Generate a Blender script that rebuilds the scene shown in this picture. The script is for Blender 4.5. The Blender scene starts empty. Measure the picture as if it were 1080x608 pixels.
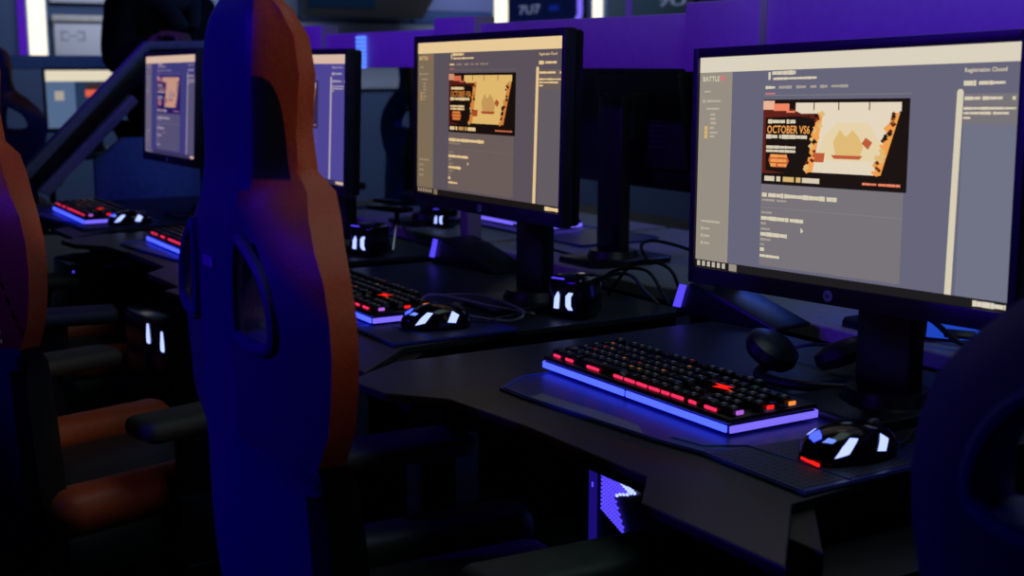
import bpy, bmesh, math, random
from mathutils import Vector, Matrix
random.seed(7)
SC = bpy.context.scene
COL = SC.collection
PI = math.pi
T, RZ, RX, RY = Matrix.Translation, (lambda a: Matrix.Rotation(a, 4, 'Z')), (lambda a: Matrix.Rotation(a, 4, 'X')), (lambda a: Matrix.Rotation(a, 4, 'Y'))

# ------------------------------------------------------------------ materials
def lin(c):
    return tuple((x/255/12.92 if x/255 <= .04045 else ((x/255+.055)/1.055)**2.4) for x in c)
MATS = {}
def pmat(name, base, rough=.5, metal=0, spec=.5, bump=0, scale=60, var=.15, coat=0):
    """A principled surface whose colour and roughness vary a little with noise."""
    if name in MATS: return MATS[name]
    m = bpy.data.materials.new(name); m.use_nodes = True
    nt = m.node_tree; b = nt.nodes['Principled BSDF']
    b.inputs['Metallic'].default_value = metal
    b.inputs['Specular IOR Level'].default_value = spec
    b.inputs['Coat Weight'].default_value = coat
    tc = nt.nodes.new('ShaderNodeTexCoord'); nz = nt.nodes.new('ShaderNodeTexNoise')
    nz.inputs['Scale'].default_value = scale; nz.inputs['Detail'].default_value = 4
    nt.links.new(tc.outputs['Object'], nz.inputs['Vector'])
    r = nt.nodes.new('ShaderNodeValToRGB')
    r.color_ramp.elements[0].position = .3; r.color_ramp.elements[1].position = .7
    r.color_ramp.elements[0].color = (*[x*(1-var) for x in base], 1)
    r.color_ramp.elements[1].color = (*[min(1, x*(1+var)) for x in base], 1)
    nt.links.new(nz.outputs['Fac'], r.inputs['Fac']); nt.links.new(r.outputs['Color'], b.inputs['Base Color'])
    mr = nt.nodes.new('ShaderNodeMapRange')
    mr.inputs['To Min'].default_value = max(.02, rough-.06); mr.inputs['To Max'].default_value = min(1, rough+.06)
    nt.links.new(nz.outputs['Fac'], mr.inputs['Value']); nt.links.new(mr.outputs['Result'], b.inputs['Roughness'])
    if bump:
        bp = nt.nodes.new('ShaderNodeBump'); bp.inputs['Strength'].default_value = bump; bp.inputs['Distance'].default_value = .002
        nt.links.new(nz.outputs['Fac'], bp.inputs['Height']); nt.links.new(bp.outputs['Normal'], b.inputs['Normal'])
    if 'leather' in name:
        b.inputs['Sheen Weight'].default_value = .12; b.inputs['Sheen Roughness'].default_value = .45
    MATS[name] = m
    return m
def emat(name, rgb, strength=1.0, raw=False):
    if name in MATS: return MATS[name]
    m = bpy.data.materials.new(name); m.use_nodes = True
    nt = m.node_tree; nt.nodes.clear()
    e = nt.nodes.new('ShaderNodeEmission'); o = nt.nodes.new('ShaderNodeOutputMaterial')
    e.inputs['Color'].default_value = (*(rgb if raw else lin(rgb)), 1); e.inputs['Strength'].default_value = strength
    nt.links.new(e.outputs[0], o.inputs['Surface'])
    MATS[name] = m
    return m
def hexmat(name, base, line, scale):
    """Cloth with a printed honeycomb of lines (voronoi edges)."""
    m = pmat(name, base, .6)
    nt = m.node_tree; b = nt.nodes['Principled BSDF']
    tc = nt.nodes.new('ShaderNodeTexCoord'); v = nt.nodes.new('ShaderNodeTexVoronoi'); v.feature = 'DISTANCE_TO_EDGE'
    v.inputs['Scale'].default_value = scale; v.inputs['Randomness'].default_value = .15
    nt.links.new(tc.outputs['Object'], v.inputs['Vector'])
    r = nt.nodes.new('ShaderNodeValToRGB'); r.color_ramp.elements[0].position = .06; r.color_ramp.elements[1].position = .12
    r.color_ramp.elements[0].color = (*line, 1); r.color_ramp.elements[1].color = (*base, 1)
    nt.links.new(v.outputs['Distance'], r.inputs['Fac']); nt.links.new(r.outputs['Color'], b.inputs['Base Color'])
    return m

BLACK = pmat('black_plastic', (.012, .012, .014), .38)
GLOSS = pmat('glossy_black_plastic', (.01, .01, .012), .15)
BEZEL = pmat('dark_monitor_plastic', (.03, .03, .042), .45)
DESK = pmat('charcoal_desk_laminate', (.030, .036, .038), .42, bump=.08, scale=400)
DESKEDGE = pmat('black_desk_edge', (.010, .010, .012), .5)
METAL = pmat('black_powder_coated_metal', (.015, .015, .018), .4, metal=.3)
NAVY = pmat('navy_leather', (.016, .007, .25), .5, bump=.25, scale=260)
ORANGE = pmat('orange_leather', (.62, .105, .035), .48, bump=.25, scale=260)
BLUELIT = pmat('plum_leather', (.075, .022, .19), .5, bump=.25, scale=260)  # orange leather with blue light mixed into its colour
def wing_mat(name, blue_lit, base=(.62, .105, .035)):
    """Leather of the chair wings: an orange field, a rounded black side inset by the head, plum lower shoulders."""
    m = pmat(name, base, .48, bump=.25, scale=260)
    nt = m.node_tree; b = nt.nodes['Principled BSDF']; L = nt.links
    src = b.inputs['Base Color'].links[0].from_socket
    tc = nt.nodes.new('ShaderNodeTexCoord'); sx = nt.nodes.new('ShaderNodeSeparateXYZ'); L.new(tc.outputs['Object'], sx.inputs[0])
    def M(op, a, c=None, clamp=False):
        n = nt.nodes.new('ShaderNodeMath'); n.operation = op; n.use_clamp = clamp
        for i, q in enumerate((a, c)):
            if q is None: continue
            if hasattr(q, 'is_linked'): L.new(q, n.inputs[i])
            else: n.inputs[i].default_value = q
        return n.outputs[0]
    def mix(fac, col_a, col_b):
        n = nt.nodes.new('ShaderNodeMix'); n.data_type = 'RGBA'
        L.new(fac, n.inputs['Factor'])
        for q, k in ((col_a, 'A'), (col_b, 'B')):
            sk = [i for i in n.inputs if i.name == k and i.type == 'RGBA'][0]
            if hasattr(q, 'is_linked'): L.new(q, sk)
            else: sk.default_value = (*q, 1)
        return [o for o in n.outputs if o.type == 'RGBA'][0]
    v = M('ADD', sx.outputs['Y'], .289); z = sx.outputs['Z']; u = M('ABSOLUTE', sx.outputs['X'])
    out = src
    if blue_lit:
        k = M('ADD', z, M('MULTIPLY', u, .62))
        out = mix(M('MULTIPLY', M('SUBTRACT', 1.122, k), 45, True), out, blue_lit)  # blue light on the lower orange shoulders, painted into the colour
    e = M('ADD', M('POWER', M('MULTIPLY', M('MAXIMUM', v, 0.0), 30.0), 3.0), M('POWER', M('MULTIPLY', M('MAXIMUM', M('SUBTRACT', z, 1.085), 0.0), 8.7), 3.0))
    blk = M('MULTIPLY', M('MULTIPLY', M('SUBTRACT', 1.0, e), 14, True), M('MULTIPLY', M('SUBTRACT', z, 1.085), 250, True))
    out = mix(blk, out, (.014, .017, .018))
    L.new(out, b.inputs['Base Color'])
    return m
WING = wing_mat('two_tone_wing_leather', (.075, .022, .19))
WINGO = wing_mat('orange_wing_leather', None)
WINGSHADE = pmat('plum_wing_leather', (.05, .018, .12), .5, bump=.25, scale=260)  # darker copy of the wing leather, shade put into its colour
BLKLEATHER = pmat('black_leather', (.014, .017, .018), .5, bump=.25, scale=260)
ARMPAD = pmat('dark_rubber', (.055, .062, .065), .6)
PURPLE = pmat('pale_partition_laminate', (.62, .50, .62), .5, var=.05)
RAIL = pmat('blue_grey_metal', (.32, .42, .58), .45)
MATCLOTH = pmat('blue_black_mat_cloth', (.022, .032, .22), .38, spec=.6)
MATLINE = pmat('blue_mat_print', (.03, .09, .42), .5)
MATGREY = pmat('grey_mat_print', (.20, .22, .30), .5)
HEXM = hexmat('honeycomb_mat_cloth', (.014, .016, .03), (.05, .07, .16), 95)
CABLE = pmat('black_cable_rubber', (.03, .032, .035), .35)
BRAID = pmat('grey_braided_cable', (.30, .28, .33), .5)
CHROME = pmat('satin_steel', (.45, .45, .5), .3, metal=1)
PALEDESK = pmat('pale_desk_laminate', (.42, .42, .38), .5)
FLOOR = pmat('dark_carpet', (.012, .012, .014), .9, bump=.3, scale=300)
WALL = pmat('dark_blue_wall_paint', (.03, .06, .14), .7)
CEIL = pmat('black_ceiling_paint', (.01, .01, .012), .9)
PANELG = pmat('pale_grey_panel', (.55, .56, .62), .6, var=.04)
PANELB = pmat('blue_grey_panel', (.22, .26, .42), .6, var=.05)
LED_WHITE = emat('warm_white_led', (235, 228, 205), 1.6)
LED_BLUE = emat('blue_led_strip', (.11, .18, 3.2), 1, raw=True)
LED_LILAC = emat('lilac_led_strip', (.22, .16, 1.3), 1, raw=True)
LED_VIOLET = emat('violet_led', (.11, .07, 1.3), 1, raw=True)
LED_ICE = emat('ice_white_led', (.55, .68, 1.6), 1.1, raw=True)
LED_PINK = emat('pink_key_light', (1.0, .03, .12), 1.0, raw=True)
LED_RED = emat('red_key_light', (1.0, .015, .012), 1.0, raw=True)
LED_AMBER = emat('amber_key_light', (1.0, .28, .04), 1.0, raw=True)
LED_MAUVE = emat('mauve_key_light', (.45, .12, .7), 1.0, raw=True)
LED_DIM = emat('dim_key_legend', (60, 60, 70), 1)
LED_DIMAMBER = emat('dim_amber_legend', (150, 90, 45), 1)
LED_DIMRED = emat('dim_red_legend', (130, 30, 25), 1)
LED_GREEN = emat('dim_green_legend', (20, 70, 50), 1)

# ------------------------------------------------------------------ mesh helpers
class MB:
    """Collects geometry for ONE mesh object."""
    def __init__(s): s.v = []; s.f = []; s.mi = []; s.mats = []
    def m(s, mat):
        if mat not in s.mats: s.mats.append(mat)
        return s.mats.index(mat)
    def add(s, vs, fs, mat, M=None):
        n = len(s.v); k = s.m(mat)
        s.v += [tuple(M @ Vector(p)) if M else tuple(p) for p in vs]
        s.f += [tuple(n+i for i in f) for f in fs]; s.mi += [k]*len(fs)
    def frombm(s, bm, mat, M=None):
        bm.verts.ensure_lookup_table(); bm.verts.index_update()
        s.add([v.co[:] for v in bm.verts], [[v.index for v in f.verts] for f in bm.faces], mat, M); bm.free()
    def box(s, c, size, mat, bev=.004, seg=2, M=None, taper=None):
        bm = bmesh.new(); bmesh.ops.create_cube(bm, size=1)
        for v in bm.verts:
            k = 1.0 if (taper is None or v.co.z < 0) else taper
            v.co = Vector((v.co.x*size[0]*k, v.co.y*size[1]*k, v.co.z*size[2]))
        if bev: bmesh.ops.bevel(bm, geom=bm.edges[:], offset=min(bev, min(size)*.45), segments=seg, affect='EDGES', profile=.5)
        bmesh.ops.translate(bm, verts=bm.verts[:], vec=c)
        s.frombm(bm, mat, M)
    def prism(s, poly, z0, z1, mat, bev=0, M=None):
        bm = bmesh.new()
        lo = [bm.verts.new((x, y, z0)) for x, y in poly]; hi = [bm.verts.new((x, y, z1)) for x, y in poly]
        n = len(poly); bm.faces.new(lo[::-1]); bm.faces.new(hi)
        for i in range(n): bm.faces.new((lo[i], lo[(i+1) % n], hi[(i+1) % n], hi[i]))
        bmesh.ops.recalc_face_normals(bm, faces=bm.faces[:])
        if bev: bmesh.ops.bevel(bm, geom=bm.edges[:], offset=bev, segments=2, affect='EDGES', profile=.5)
        s.frombm(bm, mat, M)
    def cyl(s, a, b, r0, r1, mat, n=16, M=None):
        s.tube([a, b], [r0, r1], mat, n, M)
    def tube(s, pts, r, mat, n=8, M=None):
        P = [Vector(p) for p in pts]; R = r if isinstance(r, (list, tuple)) else [r]*len(P)
        vs = []; fs = []; up = None
        for i, p in enumerate(P):
            d = (P[min(i+1, len(P)-1)]-P[max(i-1, 0)]).normalized()
            if up is None: up = Vector((0, 0, 1)) if abs(d.z) < .9 else Vector((1, 0, 0))
            a = d.cross(up).normalized(); up = a.cross(d).normalized()
            vs += [p+(a*math.cos(2*PI*k/n)+up*math.sin(2*PI*k/n))*R[i] for k in range(n)]
        for i in range(len(P)-1):
            for k in range(n): fs.append((i*n+k, i*n+(k+1) % n, (i+1)*n+(k+1) % n, (i+1)*n+k))
        fs.append(tuple(range(n))[::-1]); fs.append(tuple(range((len(P)-1)*n, len(P)*n)))
        s.add(vs, fs, mat, M)
    def lathe(s, prof, mat, n=24, M=None):
        vs = []; fs = []
        for r, z in prof: vs += [(r*math.cos(2*PI*k/n), r*math.sin(2*PI*k/n), z) for k in range(n)]
        for i in range(len(prof)-1):
            for k in range(n): fs.append((i*n+k, i*n+(k+1) % n, (i+1)*n+(k+1) % n, (i+1)*n+k))
        fs.append(tuple(range(n))[::-1]); fs.append(tuple(range((len(prof)-1)*n, len(prof)*n)))
        s.add(vs, fs, mat, M)
    def quad(s, a, b, c, d, mat, M=None): s.add([a, b, c, d], [(0, 1, 2, 3)], mat, M)
    def build(s, name, parent=None, smooth=True, sub=0, loc=None):
        me = bpy.data.meshes.new(name); me.from_pydata(s.v, [], s.f)
        for m in s.mats: me.materials.append(m)
        me.polygons.foreach_set('material_index', s.mi)
        me.validate(); me.update()
        if smooth:
            me.polygons.foreach_set('use_smooth', [True]*len(me.polygons))
            try: me.set_sharp_from_angle(angle=math.radians(38))
            except Exception: pass
        o = bpy.data.objects.new(name, me); COL.objects.link(o)
        if parent: o.parent = parent
        if loc: o.location = loc
        if sub:
            md = o.modifiers.new('subdivision', 'SUBSURF'); md.levels = sub; md.render_levels = sub
        return o

def spline(pts, k=8):
    P = [Vector(p) for p in pts]; out = []
    for i in range(len(P)-1):
        a, b, c, d = P[max(i-1, 0)], P[i], P[i+1], P[min(i+2, len(P)-1)]
        for j in range(k):
            t = j/k
            out.append(.5*((2*b)+(c-a)*t+(2*a-5*b+4*c-d)*t*t+(3*b-a-3*c+d)*t**3))
    return out+[P[-1]]
def tag(o, label, cat, group=None, kind=None):
    o['label'] = label; o['category'] = cat
    if group: o['group'] = group
    if kind: o['kind'] = kind
    return o
def thing(name, label, cat, loc=(0, 0, 0), rz=0, group=None):
    o = bpy.data.objects.new(name, None); COL.objects.link(o); o.empty_display_size = .1
    o.location = loc; o.rotation_euler = (0, 0, rz)
    return tag(o, label, cat, group)
def struct(o, label=None):
    o['kind'] = 'structure'
    if label: o['label'] = label
    return o
CH = {}
def dup(root, loc, rz, label, group=None):
    """Copy a thing, its parts and their sub-parts (sharing mesh data)."""
    r = root.copy(); COL.objects.link(r); r.location = loc; r.rotation_euler = (0, 0, rz); r['label'] = label
    if group: r['group'] = group
    for ch in [o for o in COL.objects if o.parent == root]:
        c = ch.copy(); COL.objects.link(c); c.parent = r
        for g in [o for o in COL.objects if o.parent == ch]:
            d = g.copy(); COL.objects.link(d); d.parent = c
    return r
def text_geo(body, size):
    cu = bpy.data.curves.new('lettering', 'FONT'); cu.body = body; cu.size = size; cu.resolution_u = 2; cu.offset = .018
    o = bpy.data.objects.new('lettering', cu); COL.objects.link(o)
    dg = bpy.context.evaluated_depsgraph_get(); me = o.evaluated_get(dg).to_mesh()
    vs = [v.co[:] for v in me.vertices]; fs = [tuple(p.vertices) for p in me.polygons]
    o.evaluated_get(dg).to_mesh_clear(); bpy.data.objects.remove(o); bpy.data.curves.remove(cu)
    return vs, fs
def glyph(mb, body, mat, x0, x1, z0, z1, y, M=None):
    """Lettering fitted into a rectangle of the XZ plane, read from -Y."""
    vs, fs = text_geo(body, 1)
    ax, bx = min(v[0] for v in vs), max(v[0] for v in vs); ay, by = min(v[1] for v in vs), max(v[1] for v in vs)
    mb.add([(x0+(v[0]-ax)/(bx-ax)*(x1-x0), y, z0+(v[1]-ay)/(by-ay)*(z1-z0)) for v in vs], fs, mat, M)

# ------------------------------------------------------------------ camera (all lengths in metres, floor at z = 0)
PITCH, YAW, ROLL, FPX = .1696, .5523, .00135, 1373.95
fw = Vector((-math.cos(YAW)*math.cos(PITCH), math.sin(YAW)*math.cos(PITCH), -math.sin(PITCH)))
rt = Vector((math.sin(YAW), math.cos(YAW), 0)); up = rt.cross(fw)
r2 = rt*math.cos(ROLL)+up*math.sin(ROLL); u2 = up*math.cos(ROLL)-rt*math.sin(ROLL)
cd = bpy.data.cameras.new('camera'); cam = bpy.data.objects.new('camera', cd); COL.objects.link(cam)
mw = Matrix.Identity(4)
for i in range(3): mw[i][0] = r2[i]; mw[i][1] = u2[i]; mw[i][2] = -fw[i]
mw.translation = Vector((1.1964, -1.2212, 1.21))
cam.matrix_world = mw
cd.sensor_width = 36; cd.lens = FPX*36/1080; cd.clip_start = .02; cd.clip_end = 60
cd.dof.use_dof = True; cd.dof.focus_distance = 1.9; cd.dof.aperture_fstop = 5.6
SC.camera = cam

# ------------------------------------------------------------------ the room
XL, XR, YF, YB, ZC = -9.5, 4.2, -5.0, 5.35, 3.2
def slab(name, x0, x1, y0, y1, z0, z1, mat):
    b = MB(); b.box(((x0+x1)/2, (y0+y1)/2, (z0+z1)/2), (x1-x0, y1-y0, z1-z0), mat, 0); return struct(b.build(name, smooth=False))
slab('floor', XL-.1, XR+.1, YF-.1, YB+.1, -.1, 0, FLOOR)
slab('ceiling', XL-.1, XR+.1, YF-.1, YB+.1, ZC, ZC+.1, CEIL)
slab('wall_left', XL-.1, XL, YF, YB, 0, ZC, WALL)
slab('wall_back', XL-.1, XR+.1, YB, YB+.1, 0, ZC, WALL)
slab('wall_right', XR, XR+.1, YF, YB, 0, ZC, WALL)
slab('wall_front', XL-.1, XR+.1, YF-.1, YF, 0, ZC, WALL)

def wall_light(label, x, y, ax, z0=.3, z1=2.6, w=.15):
    """A vertical LED bar: aluminium channel and glowing diffuser; ax is the direction it faces."""
    t = thing('wall_light', label, 'wall light', (x, y, 0), {'x': PI/2, 'y': 0}[ax], 'white light bars on the far walls')
    b = MB(); b.box((0, -.02, (z0+z1)/2), (w+.03, .04, z1-z0+.03), RAIL, .006); b.build('channel', t)
    b = MB(); b.box((0, -.045, (z0+z1)/2), (w, .02, z1-z0), LED_WHITE, .008); b.build('diffuser', t)
    return t
wall_light('white vertical light bar on the far wall beside the purple neon strip at the left', XL, 1.035, 'x', z0=1.27, w=.13)
wall_light('white vertical light bar in the far corner beyond the middle monitor', XL, 5.23, 'x', w=.16)
wall_light('white vertical light bar right of the dark purple-edged wall screen', -8.02, YB, 'y', w=.13)
b = MB(); b.box((XL+.02, .93, 1.95), (.04, .06, 1.36), emat('purple_neon', (72, 26, 165), 1), .01)
tag(b.build('neon_strip'), 'purple neon strip on the far wall left of the white light bar', 'neon light')
# pale panel with printed bracket emblem
def wall_panel(label, y0, y1, z0, z1, mat, emblem=False, depth=.05):
    t = thing('wall_panel', label, 'wall panel', (XL, (y0+y1)/2, z0), PI/2)
    w, h = y1-y0, z1-z0
    b = MB(); b.box((0, -depth/2, h/2), (w, depth, h), mat, .008); b.build('board', t)
    if emblem:
        b = MB(); c = .43; g = pmat('grey_emblem_print', (.30, .31, .36), .6)
        for s in (-1, 1):
            b.box((s*.085-.08, -depth-.001, c), (.012, .003, .075), g, 0)
            for zz in (-.032, .032): b.box((s*.06-.08, -depth-.001, c+zz), (.055, .003, .012), g, 0)
        b.box((-.08, -depth-.001, c), (.07, .003, .01), g, 0)
        b.build('emblem', t)
        b = MB(); b.box((0, -depth-.012, h-.02), (w+.03, .03, .05), pmat('pale_beige_ledge', (.5, .48, .45), .6), .006); b.build('top_ledge', t)
    return t
wall_panel('pale grey wall panel with a bracket emblem left of the person in black', 1.16, 1.60, 1.0, 1.585, PANELG, True)
wall_panel('pale grey wall panel high on the far wall above the emblem panel', 1.14, 2.2, 1.685, 2.5, PANELG)
wall_panel('periwinkle wall panel right of the black hanging screen', 4.32, 5.12, 1.69, 2.5, pmat('periwinkle_panel', (.30, .36, .75), .6, var=.05))
wall_panel('dark blue band of wall panelling under the periwinkle panel', 4.30, 5.12, 1.575, 1.685, pmat('deep_blue_panel', (.05, .13, .36), .6, var=.05))
wall_panel('blue-grey wall panel along the bottom of the far wall behind the purple beam', 2.3, 5.12, 1.0, 1.57, pmat('slate_panel', (.27, .32, .42), .6, var=.05), depth=.04)
wall_panel('narrow blue-grey wall panel above the hanging screen, right of the person in black', 1.98, 3.2, 1.62, 2.5, pmat('steel_blue_panel', (.14, .2, .3), .6), depth=.03)
# hanging black screens in front of the end wall
def hanging_tv(label, x, y0, y1, z0, z1, slant):
    t = thing('television', label, 'television', (x, (y0+y1)/2, z0), PI/2)
    h = z1-z0; w = y1-y0
    b = MB(); b.prism([(-w/2, 0), (w/2-slant, 0), (w/2, h*.45), (w/2, h), (-w/2, h)], -.05, .05, BLACK, .01, M=RX(PI/2)); b.build('housing', t)
    b = MB(); b.box((-w*.24, -.056, h*.52), (w*.5, .012, h*.72), emat('dim_teal_screen', (8, 22, 44), 1), .004); b.build('screen', t)
    for s in (-.25, .25):
        b = MB(); b.tube([(s*w, 0, h), (s*w, 0, ZC-z0)], .02, METAL, 10); b.build('ceiling_pole', t)
    return t
hanging_tv('black screen hanging from the ceiling in front of the far blue-grey wall', -9.0, 3.05, 4.27, 1.60, 2.1, .14)
# dark shop screen with purple neon edge on the back wall
t = thing('wall_screen', 'dark blue wall screen with pale glyphs and a purple neon edge', 'screen', (-8.88, YB, 1.3), 0)
b = MB(); b.box((0, -.03, .55), (1.30, .06, 1.1), BLACK, .01); b.build('frame', t)
b = MB(); b.quad((-.62, -.063, .27), (.6, -.063, .27), (.6, -.063, 1.05), (-.62, -.063, 1.05), emat('deep_teal_screen', (6, 14, 48), 1)); b.build('display', t, False)
b = MB(); glyph(b, '7U7', emat('pale_glyph', (95, 105, 140), 1), -.36, .0, .37, .45, -.066)
b.box((.22, -.066, .41), (.16, .002, .05), emat('blue_glyph', (12, 28, 110), 1), 0); b.build('lettering', t, False)
b = MB(); b.tube(spline([(.66, -.09, 1.05), (.66, -.09, .5), (.66, -.09, .34), (.62, -.09, .30)], 6), .022, emat('lilac_neon', (125, 105, 250), 1.1), 8)
b.tube([(.62, -.09, .29), (-.66, -.09, .29)], .012, emat('dim_purple_neon', (60, 35, 130), 1), 8); b.build('neon_edge', t)
t = thing('wall_screen', 'dark green wall panel with a thin purple line above the purple beam', 'screen', (-7.3, YB, 1.3), 0)
b = MB(); b.box((0, -.02, .6), (1.1, .04, 1.2), pmat('dark_green_panel', (.03, .07, .10), .6), .01); b.build('board', t)
b = MB(); b.box((-.27, -.05, .6), (.05, .02, 1.1), emat('dim_purple_neon', (60, 35, 130), 1), .005); b.build('neon_line', t)
b = MB(); glyph(b, '7U', emat('pale_glyph', (95, 105, 140), 1), .12, .45, .37, .43, -.043); b.build('lettering', t, False)

# ------------------------------------------------------------------ desks
PITCHX = .91
OUT = [(-.528, -.442), (-.43, -.432), (-.354, -.370), (-.18, -.351), (.068, -.346), (.137, -.406), (.352, -.402), (.222, -.27), (.205, -.05), (.205, .34), (-.60, .34), (-.60, -.33)]
def make_desk(label, x):
    t = thing('gaming_desk', label, 'desk', (x, 0, 0), 0, 'row of angular gaming desks')
    b = MB(); b.prism(OUT, .738, .75, DESK, .002); b.build('desktop', t, smooth=False)
    # a lower dark edge frame under the top, and the sunken cable strip beside the next desk
    b = MB(); b.prism([(x_*.94-.01, y_*.80+(.06 if y_ > 0 else 0)) for x_, y_ in OUT], .69, .7375, DESKEDGE, .002); b.build('edge_frame', t, smooth=False)
    b = MB(); b.prism([(.21, -.30), (.31, -.30), (.31, .34), (.207, .34)], .66, .684, DESKEDGE, .002); b.build('cable_tray', t, smooth=False)
    for s in (-.5, .15):
        b = MB(); b.box((s, .02, .665), (.06, .5, .035), METAL, .004); b.box((s, .18, .34), (.06, .07, .62), METAL, .006); b.box((s, -.03, .02), (.07, .62, .04), METAL, .008); b.build('leg', t)
    return t
STX = [0, -.91, -1.82, -2.735]
DN = ['charcoal gaming desk under the rightmost lit monitor and pink-lit keyboard', 'charcoal gaming desk under the middle lit monitor',
      'charcoal gaming desk under the monitor half hidden by the orange chair', 'charcoal gaming desk at the far end of the row, next to the slanted side panel']
desk0 = make_desk(DN[0], STX[0])
for i in (1, 2, 3): dup(desk0, (STX[i], 0, 0), 0, DN[i])

# ------------------------------------------------------------------ mouse mats
def make_mat(label, x):
    t = thing('desk_mat', label, 'desk mat', (x, 0, .7505), 0, 'blue-edged desk mats')
    o = [(-.36, -.283), (-.30, -.283), (-.03, -.256), (.04, -.242), (.215, -.245), (.212, .0), (-.40, .0), (-.405, -.225)]
    b = MB(); b.prism(o, 0, .003, MATCLOTH, 0); b.build('cloth', t, smooth=False)
    b = MB(); pts = [(p[0]*.985, p[1]*.985+(.0 if p[1] else -.006), .0035) for p in o]+[(o[0][0]*.985, o[0][1]*.985, .0035)]
    b.tube(pts, .0016, MATLINE, 6)
    b.tube([(-.03, -.232, .0035), (.02, -.222, .0035), (.045, -.175, .0035), (.205, -.165, .0035)], .0016, MATLINE, 6); b.build('blue_border', t)
    b = MB(); b.prism([(-.29, -.276), (-.06, -.252), (-.10, -.232), (-.19, -.236), (-.245, -.244), (-.30, -.249)], .0031, .0034, MATGREY, 0)
    b.prism([(-.03, -.25), (.03, -.24), (.05, -.20), (-.02, -.212)], .0031, .0034, MATLINE, 0); b.build('printed_band', t, smooth=False)
    b = MB(); b.prism([(.045, -.235), (.20, -.238), (.20, -.06), (.06, -.05)], .0031, .0035, HEXM, 0); b.build('honeycomb_print', t, smooth=False)
    return t
ML = ['blue-edged desk mat under the pink-lit keyboard on the nearest desk', 'blue-edged desk mat under the keyboard in front of the middle monitor',
      'blue-edged desk mat under the keyboard left of the orange chair', 'blue-edged desk mat on the far desk at the row end']
KY = [0, -.04, -.05, -.10]
mat0 = make_mat(ML[0], 0)
for i in (1, 2, 3): dup(mat0, (STX[i], KY[i], .7505), 0, ML[i])

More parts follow.
